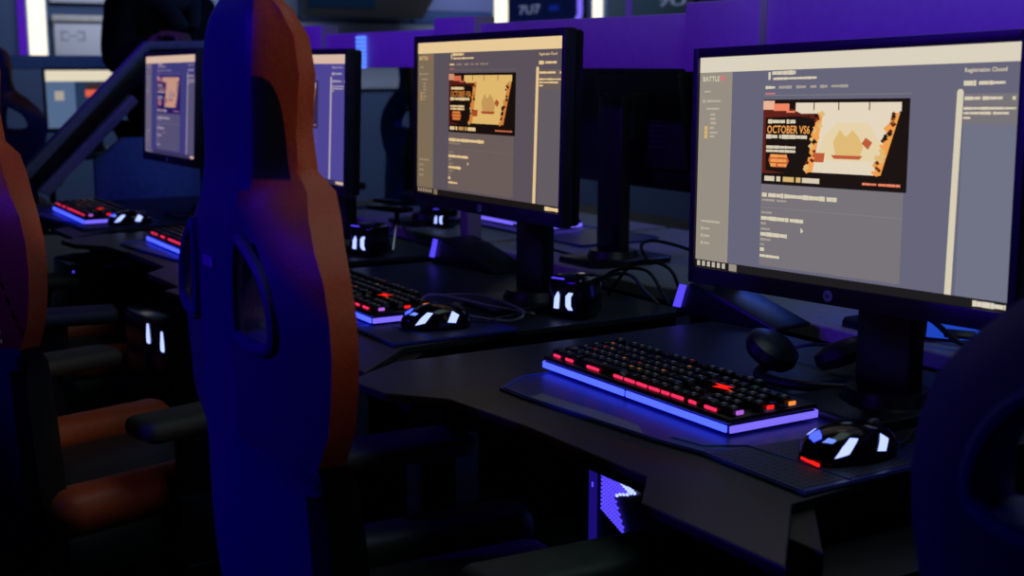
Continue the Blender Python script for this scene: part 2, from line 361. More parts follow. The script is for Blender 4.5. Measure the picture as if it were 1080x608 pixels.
# ------------------------------------------------------------------ keyboards
def make_keyboard(label, loc):
    t = thing('keyboard', label, 'keyboard', loc, 0, 'glowing gaming keyboards')
    W, D = .424, .15
    b = MB(); b.box((0, 0, .009), (W, D, .012), pmat('acrylic_base', (.05, .05, .08), .2), .004)
    for x in (-.17, .17):
        for y in (-.05, .05): b.cyl((x, y, 0), (x, y, .004), .009, .009, BLACK, 10)
    b.build('underplate', t)
    b = MB(); yF = -D/2-.0012
    b.box((-W*.255, yF, .0088), (W*.485, .003, .0092), LED_BLUE, .001, 1); b.box((W*.245, yF, .0088), (W*.495, .003, .0092), LED_BLUE, .001, 1); b.build('front_light_strip', t)
    b = MB(); b.box((W/2+.0012, 0, .0088), (.003, D, .0092), LED_LILAC, .001, 1); b.build('side_light_strip', t)
    b = MB(); b.box((-W/2-.0012, 0, .0088), (.003, D, .0092), LED_LILAC, .001, 1); b.build('side_light_strip', t)
    b = MB(); b.box((0, D/2+.0012, .0088), (W, .003, .0092), LED_LILAC, .001, 1); b.build('back_light_strip', t)
    b = MB(); b.prism([(-W/2, -D/2), (W/2, -D/2), (W/2, D/2), (-W/2, D/2)], .0152, .0225, BLACK, .002)
    b.box((0, -D/2+.0015, .0165), (W, .004, .003), pmat('champagne_lip', (.45, .40, .38), .35, metal=.6), .001, 1); b.build('top_case', t)
    # keycaps: six rows, a numeric block at the right
    k = MB(); lg = MB(); u = .0183; x0 = -W/2+.008; y0 = -D/2+.0085
    KEYS = [[1.25, 1.25, 1.25, 6.25, 1.25, 1.25, 1.25, 1.25], [2.25]+[1]*10+[2.75], [1.75]+[1]*11+[2.25], [1.5]+[1]*12+[1.5], [1]*13+[2], [1]+[0]+[1]*4+[.5*-1]+[1]*4+[-.5]+[1]*4]
    for r, row in enumerate(KEYS):
        y = y0+r*.0215+(.006 if r == 5 else 0)+.0085; x = x0
        def key(xc, wk, yc, dk=1.0):
            k.box((xc, yc, .0285+r*.0006), (wk*u-.0032, .0172*dk, .0105), BLACK, .0018, 1, taper=.84)
            c = random.choice([LED_DIM]*14+[LED_DIMAMBER, LED_DIMRED, LED_GREEN])
            if random.random() < .8: lg.quad((xc-.003, yc-.001, .0342+r*.0006), (xc+.003, yc-.001, .0342+r*.0006), (xc+.003, yc+.0035, .0342+r*.0006), (xc-.003, yc+.0035, .0342+r*.0006), c)
        for wk in row:
            if wk <= 0: x += abs(wk)*u if wk else u; continue
            key(x+wk*u/2, wk, y); x += wk*u
        for j in range(3):
            if r in (0, 3, 4, 5) or (r == 1 and j == 1): key(x0+15.25*u+(j+.5)*u, 1, y)
        if r < 5:
            for j in range(4):
                if r == 0 and j == 0: key(x0+18.5*u+u, 2, y)
                elif r == 0 and j == 1: continue
                elif j == 3 and r in (1, 3): continue
                else: key(x0+18.5*u+(j+.5)*u, 1, y)
    k.build('keycaps', t)
    lg.build('key_lettering', t, smooth=False)
    # light spilling from under the front row and the right-hand column
    for a, c, m_ in [(.04, .085, LED_PINK), (.115, .165, LED_PINK), (.245, .32, LED_PINK), (.40, .455, LED_PINK), (.46, .52, LED_PINK), (.525, .585, LED_PINK), (.59, .65, LED_PINK), (.655, .70, LED_PINK), (.705, .77, LED_PINK), (.79, .83, LED_PINK), (.865, .925, LED_PINK)]:
        g = MB(); g.box((-W/2+W*(a+c)/2, -D/2+.007, .0255), (W*(c-a)-.002, .003, .0045), m_, .001, 1); g.build('key_light', t)
    for a, m_ in ((.13, LED_MAUVE), (.47, LED_RED), (.72, LED_AMBER)):
        g = MB(); g.box((W/2-.003, -D/2+D*a, .0275), (.003, .012, .0055), m_, .001, 1); g.build('key_light', t)
    zr = .0362; g = MB()
    cx, cy = W*.275, -D*.06
    g.add([(cx-.004, cy-.011, zr), (cx+.028, cy-.004, zr), (cx+.012, cy+.002, zr), (cx+.018, cy+.011, zr), (cx-.018, cy+.006, zr), (cx-.004, cy+.001, zr)], [(0, 1, 2, 3, 4, 5)], LED_RED)
    g.build('key_arrow', t)
    return t
KL = ['pink-lit gaming keyboard on the nearest desk, in front of the rightmost monitor', 'gaming keyboard in front of the middle monitor, just right of the orange chair',
      'gaming keyboard partly hidden behind the left side of the orange chair', 'red-lit gaming keyboard on the far desk below the slanted side panel']
KP = [(-.208, -.094), (-1.07, -.165), (-1.965, -.19), (-2.83, -.235)]
kb0 = make_keyboard(KL[0], (KP[0][0], KP[0][1], .754))
for i in (1, 2, 3): dup(kb0, (KP[i][0], KP[i][1], .754), -.02 if i else 0, KL[i])

# ------------------------------------------------------------------ mice
def make_mouse(label, loc, rz=0):
    t = thing('mouse', label, 'mouse', loc, rz, 'glowing gaming mice')
    def sect(y):  # half width, height along the body (front = +y)
        s = (y+.062)/.124
        return (.020+.016*math.sin(PI*min(1, max(0, s))**.9), .010+.030*math.sin(PI*min(1, max(.0, .12+.80*(1-s))))**.9)
    vs = []; fs = []; mi = []; N = 15; K = 17
    bm = MB()
    for i in range(N):
        y = -.062+.124*i/(N-1); w, h = sect(y)
        e = 1 if 0 < i < N-1 else .55
        for j in range(K):
            a = PI*j/(K-1); ca = math.cos(a); sa = math.sin(a)
            vs.append((w*e*abs(ca)**.75*(1 if ca > 0 else -1), y, .003+h*e*sa**.8))
    for i in range(N-1):
        for j in range(K-1): fs.append((i*K+j, i*K+j+1, (i+1)*K+j+1, (i+1)*K+j))
    fs += [tuple(range(K)), tuple(range((N-1)*K, N*K))[::-1], tuple([i*K for i in range(N)][::-1]+[])]
    fs = fs[:-1]
    for i in range(N-1): fs.append((i*K, (i+1)*K, (i+1)*K+K-1, i*K+K-1))
    bm.add(vs, fs, GLOSS); bm.build('body', t)
    def S(q, a, off=.0010):      # point on the shell: q along the body (0 = tail), a round it (degrees, 0 = right flank)
        y = -.062+.124*q; w, h = sect(y); r = math.radians(a); ca, sa = math.cos(r), math.sin(r)
        p = Vector((w*abs(ca)**.75*(1 if ca > 0 else -1), y, .003+h*max(0, sa)**.8)); return p+(p-Vector((0, y, .008))).normalized()*off
    def patch(name, outline, m_):
        pts = []
        for k_ in range(len(outline)):
            (q0, a0), (q1, a1) = outline[k_], outline[(k_+1) % len(outline)]
            pts += [(q0+(q1-q0)*f/3, a0+(a1-a0)*f/3) for f in range(3)]
        cq, ca = sum(p[0] for p in pts)/len(pts), sum(p[1] for p in pts)/len(pts)
        b_ = MB(); b_.add([S(cq, ca)]+[S(*p) for p in pts], [(0, 1+i, 1+(i+1) % len(pts)) for i in range(len(pts))], m_); b_.build(name, t)
    PB = emat('pale_blue_mouse_light', (.20, .33, 1.2), 1, raw=True)  # glowing patches stand for chrome reflections on the shell
    patch('side_light', [(.16, 10), (.30, 14), (.42, 40), (.34, 46), (.24, 30)], LED_ICE)
    patch('side_light', [(.10, 62), (.17, 66), (.22, 50), (.17, 46)], PB)
    patch('side_light', [(.14, 132), (.24, 126), (.36, 150), (.26, 158)], LED_ICE)
    patch('button_light', [(.62, 12), (.74, 10), (.80, 34), (.70, 46), (.66, 28)], LED_ICE)
    patch('button_light', [(.66, 118), (.82, 122), (.80, 132), (.64, 130)], PB)
    patch('palm_light', [(.05, 78), (.12, 74), (.20, 98), (.12, 108), (.07, 96)], LED_BLUE)
    s = MB(); s.box((.010, -.061, .004), (.034, .004, .004), LED_RED, .001, 1); s.build('tail_light', t)
    s = MB(); s.lathe([(.004, -.004), (.009, -.0035), (.010, 0), (.009, .0035), (.004, .004)], pmat('grey_rubber_wheel', (.2, .2, .22), .5), 18, M=T((0, .036, .033)) @ RY(PI/2)); s.build('scroll_wheel', t)
    s = MB(); s.tube(spline([(0, .06, .008), (-.01, .09, .004), (-.05, .14, .004), (-.08, .2, .004)]), .0018, CABLE, 8); s.build('cable', t)
    return t
MP = [(.142, -.105), (-.79, -.155), (-1.70, -.17), (-2.56, -.20)]
mL = ['black gaming mouse with blue and red lights right of the pink-lit keyboard', 'black gaming mouse with white lights in front of the middle monitor, beside a grey cable',
      'gaming mouse on the desk hidden by the orange chair', 'black gaming mouse with white lights on the far desk, beside the red-lit keyboard']
ms0 = make_mouse(mL[0], (MP[0][0], MP[0][1], .7545), -.15)
for i in (1, 3):
    d = dup(ms0, (MP[i][0], MP[i][1], .7545), -.3, mL[i])
    for q in [o for o in COL.objects if o.parent == d and o.name.startswith('tail_light')]: bpy.data.objects.remove(q)

# ------------------------------------------------------------------ monitors
SW, SH = .531, .299
def panel_matrix(z, yw, tl, rl):
    ex = Vector((math.cos(yw), math.sin(yw), 0)); n = Vector((math.sin(yw), -math.cos(yw), 0))
    ez = Vector((0, 0, 1))*math.cos(tl)-n*math.sin(tl)
    e1 = ex*math.cos(rl)+ez*math.sin(rl); e3 = ez*math.cos(rl)-ex*math.sin(rl); e2 = e3.cross(e1)
    M = Matrix.Identity(4)
    for i in range(3): M[i][0] = e1[i]; M[i][1] = e2[i]; M[i][2] = e3[i]
    M.translation = (0, 0, z)
    return M
def screen_page(mb, M, C, rnd, full=True):
    """The tournament web page shown on every screen; u from left, v from top."""
    lay = [0]
    def P(u, v, l): return ((u-.5)*SW, -.0004-l*.00018, (.5-v)*SH)
    def poly(pts, c, l):
        mb.add([P(u, v, l) for u, v in pts], [tuple(range(len(pts)))[::-1]], C(c), M)
    def rect(u0, v0, u1, v1, c, l=1): poly([(u0, v0), (u1, v0), (u1, v1), (u0, v1)], c, l)
    def line(u0, u1, v, h, c, l=3, solid=.9):
        u = u0
        while u < u1:
            w = min(rnd.uniform(.008, .028), u1-u); hh = h*rnd.uniform(.75, 1.1)
            rect(u, v-hh/2, u+w*(1 if rnd.random() < solid else .8), v+hh/2, c, l); u += w*1.04
    rect(0, 0, 1, 1, 'bg', 0)
    rect(0, 0, 1, .07, 'bar')
    rect(0, .07, .128, .963, 'side'); rect(.248, .58, .708, .95, 'card'); rect(.862, .185, .997, .30, 'card'); rect(.862, .30, .997, .963, 'rcol')
    rect(0, .963, 1, 1, 'task')
    for i in range(6): rect(.008+.02*i, .968, .020+.02*i, .992, 'icon', 2)
    rect(.135, .965, .165, .998, 'side', 2)
    line(.91, .995, .982, .022, 'bar', 3)
    poly([(.842, .178), (.846, .168), (.855, .168), (.859, .178), (.852, .963), (.834, .963)], 'scroll', 2)
    # sidebar
    s_ = lambda txt, u0, u1, v0, v1, c: glyph(mb, txt, C(c), (u0-.5)*SW, (u1-.5)*SW, (.5-v1)*SH, (.5-v0)*SH, -.0012, M)
    s_('BATTLE', .014, .080, .088, .112, 'text'); rect(.083, .089, .101, .110, 'pink', 3)
    for v, a, c in ((.159, .02, .045), (.204, .03, .085), (.24, .03, .08), (.267, .045, .065), (.287, .045, .067), (.307, .047, .07), (.33, .045, .062), (.352, .045, .075), (.37, .045, .065)):
        line(a, c, v, .010, 'stext')
    rect(.014, .197, .024, .212, 'stext', 3)
    for v in (.331, .351, .371): rect(.024, v-.009, .036, v+.009, 'gold', 3)
    line(.02, .095, .775, .01, 'stext')
    for v in (.81, .845, .88): rect(.02, v-.008, .029, v+.008, 'stext', 3); line(.032, .055, v, .01, 'stext')
    # heading
    rect(.262, .078, .27, .112, 'text', 3)
    line(.275, .357, .083, .020, 'text'); line(.279, .428, .108, .011, 'text')
    for a, c in ((.253, .287), (.30, .345), (.36, .394), (.408, .428), (.44, .464), (.476, .53)): line(a, c, .146, .013, 'text' if a < .26 else 'mid')
    rect(.253, .170, .288, .177, 'pink', 3); rect(.248, .180, .718, .183, 'mid2', 2)
    # banner picture: a plain glowing gateway between two ember-lit stone edges
    rect(.248, .20, .716, .578, 'black', 2)
    poly([(.249, .21), (.40, .26), (.41, .32), (.36, .42), (.38, .52), (.249, .53)], 'ember', 3)
    poly([(.258, .28), (.41, .27), (.415, .33), (.38, .53), (.262, .515)], 'black', 4)
    poly([(.33, .24), (.42, .245), (.43, .285), (.35, .27)], 'ember', 4)
    rect(.248, .205, .288, .245, 'salmon', 5); rect(.285, .218, .340, .250, 'salmon2', 5); rect(.33, .250, .36, .258, 'salmon2', 5)
    for a in (.362, .425, .505, .60): rect(a, .215, a+(.06, .077, .092, .093)[(.362, .425, .505, .60).index(a)], .252, 'cream', 5)
    poly([(.36, .248), (.69, .248), (.685, .262), (.38, .262)], 'cream', 5)
    poly([(.445, .25), (.680, .25), (.630, .515), (.411, .515)], 'cream', 5)
    poly([(.455, .36), (.50, .30), (.60, .30), (.64, .40), (.62, .46), (.44, .46)], 'cream2', 6)
    poly([(.49, .38), (.51, .33), (.53, .36), (.55, .33), (.57, .36), (.585, .40), (.575, .44), (.50, .44)], 'gold2', 7)
    poly([(.485, .437), (.585, .437), (.575, .452), (.495, .452)], 'ember2', 8)
    poly([(.592, .36), (.612, .38), (.60, .41), (.58, .385)], 'ember2', 8)
    poly([(.425, .43), (.465, .43), (.462, .47), (.42, .47)], 'ember2', 8)
    poly([(.436, .258), (.455, .258), (.425, .515), (.402, .515)], 'flame', 6); poly([(.668, .258), (.690, .258), (.640, .515), (.618, .515)], 'flame', 6)
    for k_ in range(26):
        f = k_/25; vv = .262+.25*f
        for uu in (.445-.036*f, .672-.048*f):
            a = rnd.uniform(-.010, .010); r_ = rnd.uniform(.005, .011)
            poly([(uu+a-r_, vv), (uu+a, vv-r_*1.3), (uu+a+r_, vv+.003), (uu+a, vv+r_*1.4)], rnd.choice(['flame', 'flame', 'ember', 'black', 'gold2']), 9)
    line(.267, .363, .297, .018, 'text', 6)
    s_('OCTOBER VS6', .264, .412, .314, .350, 'flame')
    line(.262, .404, .364, .018, 'text', 6)
    line(.263, .366, .411, .013, 'text', 6); line(.263, .366, .428, .013, 'text', 6)
    poly([(.278, .442), (.335, .442), (.345, .47), (.335, .50), (.282, .50), (.272, .47)], 'ember2', 5)
    for v in (.450, .470, .490): line(.280, .337, v, .013, 'flame', 6)
    for a, c, m_ in ((.260, .296, 'text'), (.303, .317, 'text'), (.326, .364, 'gold'), (.371, .387, 'gold'), (.392, .450, 'text')): rect(a, .541, c, .563, m_, 6)
    line(.586, .699, .552, .010, 'salmon2', 6)
    # lower card
    line(.252, .508, .627, .020, 'text'); line(.252, .34, .650, .010, 'mid')
    rect(.248, .682, .708, .685, 'mid2', 2)
    for v, c, h_ in ((.707, .29, .009), (.733, .40, .018), (.757, .27, .011), (.782, .285, .009), (.806, .346, .018), (.83, .288, .011), (.853, .266, .009), (.876, .266, .016), (.905, .321, .012)):
        line(.251, c, v, h_, 'text' if h_ > .011 else 'mid')
    poly([(.392, .76), (.402, .775), (.394, .786)], 'bar', 4)
    # right column
    s_('Registration Closed', .860, .966, .088, .110, 'text')
    line(.858, .890, .146, .022, 'text'); line(.897, .963, .146, .013, 'text')
    line(.862, .958, .203, .013, 'text'); rect(.982, .197, .99, .21, 'text', 3)
    line(.861, .992, .241, .010, 'text'); line(.861, .975, .259, .010, 'text'); line(.861, .885, .277, .010, 'text')
BASE = dict(bg=(102, 101, 121), bar=(218, 209, 190), side=(150, 142, 130), card=(120, 115, 120), rcol=(112, 114, 133), task=(30, 28, 30), icon=(190, 180, 165), scroll=(214, 204, 180),
            text=(214, 203, 178), stext=(184, 174, 158), mid=(165, 155, 145), mid2=(132, 126, 132), pink=(205, 120, 118), gold=(214, 178, 112), black=(28, 20, 18), ember=(96, 34, 26), ember2=(190, 92, 56),
            salmon=(234, 178, 150), salmon2=(238, 132, 98), cream=(228, 214, 190), cream2=(229, 209, 170), gold2=(222, 186, 118), flame=(240, 160, 80))
def screen_colours(name, f):
    def C(c):
        return emat('%s_screen_%s' % (name, c), f(BASE[c], c), 1.0)
    return C
def make_monitor(label, x, y, z, yw, tl, rl, colours, page=True, seed=3, name='monitor'):
    t = thing(name, label, 'monitor', (x, y, .7503), 0, 'row of gaming monitors')
    M = panel_matrix(z-.75, yw, tl, rl)
    sb, tb, bb = .0115, .0135, .024
    b = MB()
    W2, H2 = SW/2, SH/2
    for s in (-1, 1): b.box((s*(W2+sb/2), .006, (tb-bb)/2), (sb, .022, SH+tb+bb), BEZEL, .002, M=M)
    b.box((0, .006, H2+tb/2), (SW+.001, .022, tb), BEZEL, .002, M=M); b.box((0, .006, -H2-bb/2), (SW+.001, .022, bb), BEZEL, .002, M=M)
    b.build('bezel', t)
    b = MB(); b.box((0, .026, (tb-bb)/2), (SW+2*sb-.004, .02, SH+tb+bb-.004), BLACK, .006, M=M)
    b.prism([(-.19, -.12), (.19, -.12), (.16, .10), (-.16, .10)], -.058, -.034, BLACK, .006, M=M @ RX(PI/2))
    for k_ in range(9): b.box((0, .059, -.07+k_*.012), (.22, .003, .004), BEZEL, 0, M=M)
    b.build('back_shell', t)
    b = MB()
    if colours == 'far':       # another page: cream bar, grey-blue column, dark body, red and yellow picture
        q_ = lambda u0, v0, u1, v1, c, l: b.quad(((u0-.5)*SW, -.0004-l*.0002, (.5-v1)*SH), ((u1-.5)*SW, -.0004-l*.0002, (.5-v1)*SH), ((u1-.5)*SW, -.0004-l*.0002, (.5-v0)*SH), ((u0-.5)*SW, -.0004-l*.0002, (.5-v0)*SH), emat('far_screen_%d_%d_%d' % c, c, 1), M)
        q_(0, 0, 1, 1, (34, 52, 82), 0); q_(0, 0, 1, .19, (226, 216, 190), 1); q_(0, .19, .28, 1, (82, 104, 138), 1)
        q_(.08, .36, .17, .52, (170, 160, 150), 2); q_(.40, .24, .70, .78, (60, 40, 40), 1); q_(.38, .34, .66, .46, (226, 96, 70), 2); q_(.62, .36, .72, .44, (235, 225, 200), 3)
        q_(.43, .48, .66, .64, (222, 160, 84), 2); q_(.45, .66, .60, .74, (230, 214, 170), 2)
    elif page: screen_page(b, M, colours, random.Random(seed))
    else: b.quad((-W2, 0, -H2), (W2, 0, -H2), (W2, 0, H2), (-W2, 0, H2), colours, M)
    b.build('screen', t, smooth=False)
    b = MB(); b.lathe([(.0075, 0), (.0075, .0012), (.006, .0016)], emat('blue_emblem', (24, 22, 74), 1), 20, M=M @ T((.0, -.0055, -H2-bb/2)) @ RX(PI/2))
    glyph(b, 'hp', BEZEL, -.004, .004, -H2-bb/2-.004, -H2-bb/2+.004, -.0076, M); b.build('emblem', t)
    zc = z-.75
    b = MB(); b.box((0, .115, zc*.5+.02), (.096, .03, zc+.05), BLACK, .006); b.box((0, .08, zc), (.11, .055, .11), BLACK, .006); b.build('stand_column', t)
    b = MB(); b.prism([(-.085, .20), (-.085, .01), (-.065, -.01), (.065, -.01), (.085, .01), (.085, .20), (.065, .225), (-.065, .225)], .0, .014, BLACK, .004); b.cyl((0, .115, .012), (0, .115, .03), .065, .055, BLACK, 24); b.build('stand_base', t)
    return t
mix = lambda a, b_, k: tuple(x*(1-k)+y_*k for x, y_ in zip(a, b_))
def f1(c, n): return c
def f2(c, n):
    r, g, b_ = c
    if n in ('bar', 'scroll', 'text'): return (min(255, r*1.06), g*.96, b_*.80)
    if n in ('cream', 'cream2'): return (222, 182, 108)
    if n == 'side': return (124, 108, 86)
    return (r*.88, g*.80, b_*.74)
def f3(c, n):
    if n == 'bar': return (214, 182, 165)
    if n in ('bg', 'card', 'rcol', 'side'): return mix(mix(c, (78, 66, 168), .78), (0, 0, 0), .08)
    return mix(c, (96, 78, 180), .35)
def f4(c, n):
    if n == 'bar': return (216, 184, 165)
    if n in ('bg',): return (62, 58, 120)
    if n in ('card', 'rcol'): return (84, 79, 114)
    if n == 'side': return (102, 94, 120)
    if n in ('cream', 'cream2'): return (196, 146, 128)
    if n == 'black': return (38, 26, 96)
    return mix(c, (90, 74, 160), .45)
def f5(c, n):
    if n == 'bg': return (38, 58, 92)
    if n in ('side', 'card'): return (84, 106, 140)
    return c
make_monitor('rightmost lit monitor, largest, showing a web page with a fiery banner', 0, 0, 1.0785, .0186, .0265, .0301, screen_colours('near', f1), seed=1)
make_monitor('middle lit monitor right of the orange chair, its page tinted warm', -.9096, .0136, 1.1061, -.0069, .0269, .0111, screen_colours('middle', f2), seed=2)
make_monitor('violet-tinted monitor half hidden behind the orange chair, only its right edge showing', -1.8109, .0193, 1.0836, .014, .0383, .0001, screen_colours('third', f3), seed=3)
make_monitor('small violet-tinted monitor left of the orange chair, in front of the slanted side panel', -2.7356, -.0168, 1.0869, -.0208, .0582, .0098, screen_colours('fourth', f4), seed=4)

# ------------------------------------------------------------------ partition beam along the back of the row
YP = .40
t = thing('partition_beam', 'long purple-lit partition beam running behind the row of monitors', 'partition', (-1.2, YP, .75))
CX = [-2.56, -1.65, -.655, .25]
segs = [(-3.40, -2.56), (-2.56, -1.65), (-1.65, -.655), (-.655, .25), (.25, 1.5)]
for i, (a, c) in enumerate(segs):
    b = MB(); zt = (1.283, 1.300, 1.308, 1.330, 1.345)[i]
    b.box(((a+c)/2+1.2, .0, (1.203+zt)/2-.75), (c-a-.01, .04, zt-1.203), PURPLE, .003); b.build('beam_panel', t)
for i, x in enumerate(CX):
    b = MB(); b.box((x+1.2, -.008, (1.198+1.326)/2-.75), (.205, .058, 1.326-1.198), PURPLE, .004); b.build('connector_box', t)
    b = MB(); b.box((x+1.2, .01, .225), (.042, .04, .45), PURPLE, .003); b.build('post', t)
b = MB()
for k_ in range(8): b.box((-2.205+1.2, -.026, 1.205-.75+.0115*k_), (.05, .012, .0095), emat('blue_beam_led', (.12, .28, 1.4), 1, raw=True), .003)  # glowing bars put in for a bright blue light spot on the beam
b.build('led_bar', t)

# ------------------------------------------------------------------ slanted side panel at the row end (a sheet standing across the row)
XS = -3.45
t = thing('side_panel', 'slanted blue-grey side panel closing the far end of the desk row', 'partition', (XS, 0, 0))
MS = Matrix(((0, 0, 1, 0), (1, 0, 0, 0), (0, 1, 0, 0), (0, 0, 0, 1)))   # profile (y, z) drawn in the x-y plane, thickness along x
b = MB(); b.prism([(.40, 1.268), (.40, 1.296), (.125, 1.290), (-.33, .842), (-.30, .822), (.135, 1.262)], -.03, .03, RAIL, .004, M=MS); b.build('top_rail', t)
b = MB(); b.prism([(.40, 1.17), (.40, 1.267), (.136, 1.261), (-.30, .821), (-.27, .79), (.06, 1.11), (.14, 1.17)], -.02, .01, BLACK, .003, M=MS); b.build('infill', t)
b = MB(); b.prism([(.065, 1.105), (.085, 1.08), (-.235, .765), (-.27, .788)], -.03, .03, pmat('violet_grey_metal', (.45, .43, .75), .45), .004, M=MS); b.build('lower_rail', t)
b = MB(); b.prism([(-.07, .60), (-.07, .88), (.03, .955), (.36, .955), (.36, .60)], -.03, -.005, pmat('blue_end_panel', (.16, .30, .72), .55), .004, M=MS); b.build('end_board', t)
b = MB(); b.box((0, .38, .62), (.05, .04, 1.24), METAL, .004); b.build('upright', t)
b = MB(); b.box((-.017, .15, .3), (.024, .5, .6), METAL, .004); b.build('foot_board', t)

# ------------------------------------------------------------------ opposite row seen between the monitors
OX = [-2.19, -1.28, -.37, .54]
oDn = ['pale desk of the opposite row seen below the middle monitor', 'pale desk of the opposite row between the middle and rightmost monitors', 'pale desk of the opposite row behind the rightmost monitor', 'pale desk of the opposite row at the right edge, behind the rightmost monitor stand']
def make_odesk(label, x):
    t = thing('opposite_desk', label, 'desk', (x, 0, 0), 0, 'pale desks of the opposite row')
    b = MB(); b.prism([(-.44, .50), (-.32, .455), (.30, .455), (.44, .50), (.44, 1.12), (-.44, 1.12)], .72, .75, PALEDESK, .004); b.build('desktop', t, smooth=False)
    for s in (-.36, .36):
        b = MB(); b.box((s, .8, .36), (.06, .5, .715), METAL, .006); b.build('leg', t)
    return t
od = make_odesk(oDn[0], OX[0])
for i in (1, 2, 3): dup(od, (OX[i], 0, 0), 0, oDn[i])
om = make_monitor('black back of an opposite-row monitor between the middle and rightmost screens', -1.28, .70, 1.095, 0, .02, 0, emat('opposite_screen', (70, 80, 130), 1), page=False)
om['group'] = 'monitors of the opposite row'; om.rotation_euler = (0, 0, PI)
for x, l in ((-2.19, 'black back of an opposite-row monitor behind the middle screen'), (-.37, 'black back of an opposite-row monitor behind the rightmost screen')):
    dup(om, (x, .70, .75), PI, l)
for i, (x, l) in enumerate(((-2.04, 'keyboard of the opposite row seen under the middle monitor'), (-.30, 'blue-lit keyboard of the opposite row under the rightmost monitor'))):
    dup(kb0, (x, (.80, .86)[i], .7545), PI, l, 'keyboards of the opposite row')
for x, l in ((-1.92, 'blue mat of the opposite row seen under the middle monitor'), (-.28, 'blue mat of the opposite row seen under the rightmost monitor')):
    dup(mat0, (x, .66, .7505), PI, l, 'mats of the opposite row')

# ------------------------------------------------------------------ small desk things
def make_speaker(label, loc, rz=0):
    t = thing('desk_speaker', label, 'speaker', loc, rz, 'black desk speakers with two glowing marks')
    b = MB(); b.box((0, 0, .048), (.095, .09, .092), GLOSS, .018, 3); b.build('cabinet', t)
    b = MB(); b.prism([(-.024, .022), (-.011, .022), (-.009, .052), (-.013, .060), (-.022, .046)], 0, .002, LED_ICE, 0, M=T((0, -.0455, 0)) @ RX(PI/2))
    b.prism([(.008, .030), (.015, .022), (.026, .022), (.021, .031), (.021, .050), (.027, .060), (.016, .060), (.008, .052)], 0, .002, LED_ICE, 0, M=T((0, -.0455, 0)) @ RX(PI/2)); b.build('glowing_mark', t)
    b = MB(); b.box((-.016, -.043, .0885), (.034, .003, .003), LED_VIOLET, .001, 1); b.build('status_light', t)
    for x in (-.03, .03):
        b = MB(); b.cyl((x, 0, 0), (x, 0, .006), .012, .012, BLACK, 12); b.build('foot', t)
    return t
sp0 = make_speaker('black desk speaker with two glowing marks at the foot of the middle monitor', (-.765, .125, .7505), .35)
sp0.scale = (.84, .84, .84)
dup(sp0, (-1.675, .14, .7505), .35, 'black desk speaker with two glowing marks just right of the orange chair')
dup(sp0, (-2.06, .56, .7505), .35, 'small black desk speaker with two marks under the left end of the middle monitor').scale = (.62, .62, .62)
def make_wedge(label, loc, rz):
    t = thing('light_wedge', label, 'desk light', loc, rz, 'low black wedges with a violet light strip')
    b = MB(); b.prism([(0, 0), (.035, .062), (.10, .050), (.24, .006), (.24, 0)], -.05, .05, BLACK, .004, M=RX(PI/2)); b.build('housing', t)
    b = MB(); b.add([(.000, -.054, .014), (.020, -.054, .014), (.034, -.054, .058), (.016, -.054, .058)], [(0, 1, 2, 3)], LED_VIOLET)
    b.add([(.000, -.054, .014), (.016, -.054, .058), (.016, -.05, .058), (.000, -.05, .014)], [(0, 1, 2, 3)], LED_VIOLET); b.build('light_strip', t, smooth=False)
    return t
w0 = make_wedge('low black wedge with a violet light strip, seen under the middle monitor', (-1.50, .26, .7505), .15)
dup(w0, (-.70, .35, .7505), .15, 'low black wedge with a violet light strip left of the rightmost monitor')

t = thing('headset', 'dark headset lying on the desk left of the rightmost monitor stand', 'headset', (-.19, .135, .7505), .3)
CUP = [(.01, 0), (.036, .004), (.042, .014), (.040, .028), (.028, .036), (.008, .038)]
for x, y, q in ((-.05, -.01, .55), (.062, .03, -.45)):
    b = MB(); b.lathe(CUP, BLACK, 24, M=T((x, y, .0235)) @ RY(q)); b.build('ear_cup', t)
b = MB(); b.tube(spline([(-.035, -.02, .02), (-.03, -.065, .012), (.04, -.085, .012), (.11, -.04, .012), (.09, .04, .02)], 8), .008, METAL, 10); b.build('headband', t)

t = thing('mini_tripod', 'small black tripod holding a flat device on the desk behind the orange chair', 'tripod', (-1.745, .25, .7505), .2)
for k_ in range(3):
    a = k_*2*PI/3-.9
    b = MB(); b.tube(spline([(0, 0, .072), (.02*math.cos(a), .02*math.sin(a), .05), (.05*math.cos(a), .05*math.sin(a), .003)], 5), .0028, CHROME, 8); b.build('leg', t)
b = MB(); b.cyl((0, 0, .065), (0, 0, .092), .006, .006, BLACK, 12); b.cyl((0, 0, .06), (0, 0, .074), .009, .009, BLACK, 12); b.build('stem', t)
b = MB(); b.box((-.03, 0, .100), (.135, .05, .012), GLOSS, .004); b.box((-.03, 0, .118), (.10, .035, .008), BLACK, .003); b.build('device', t)

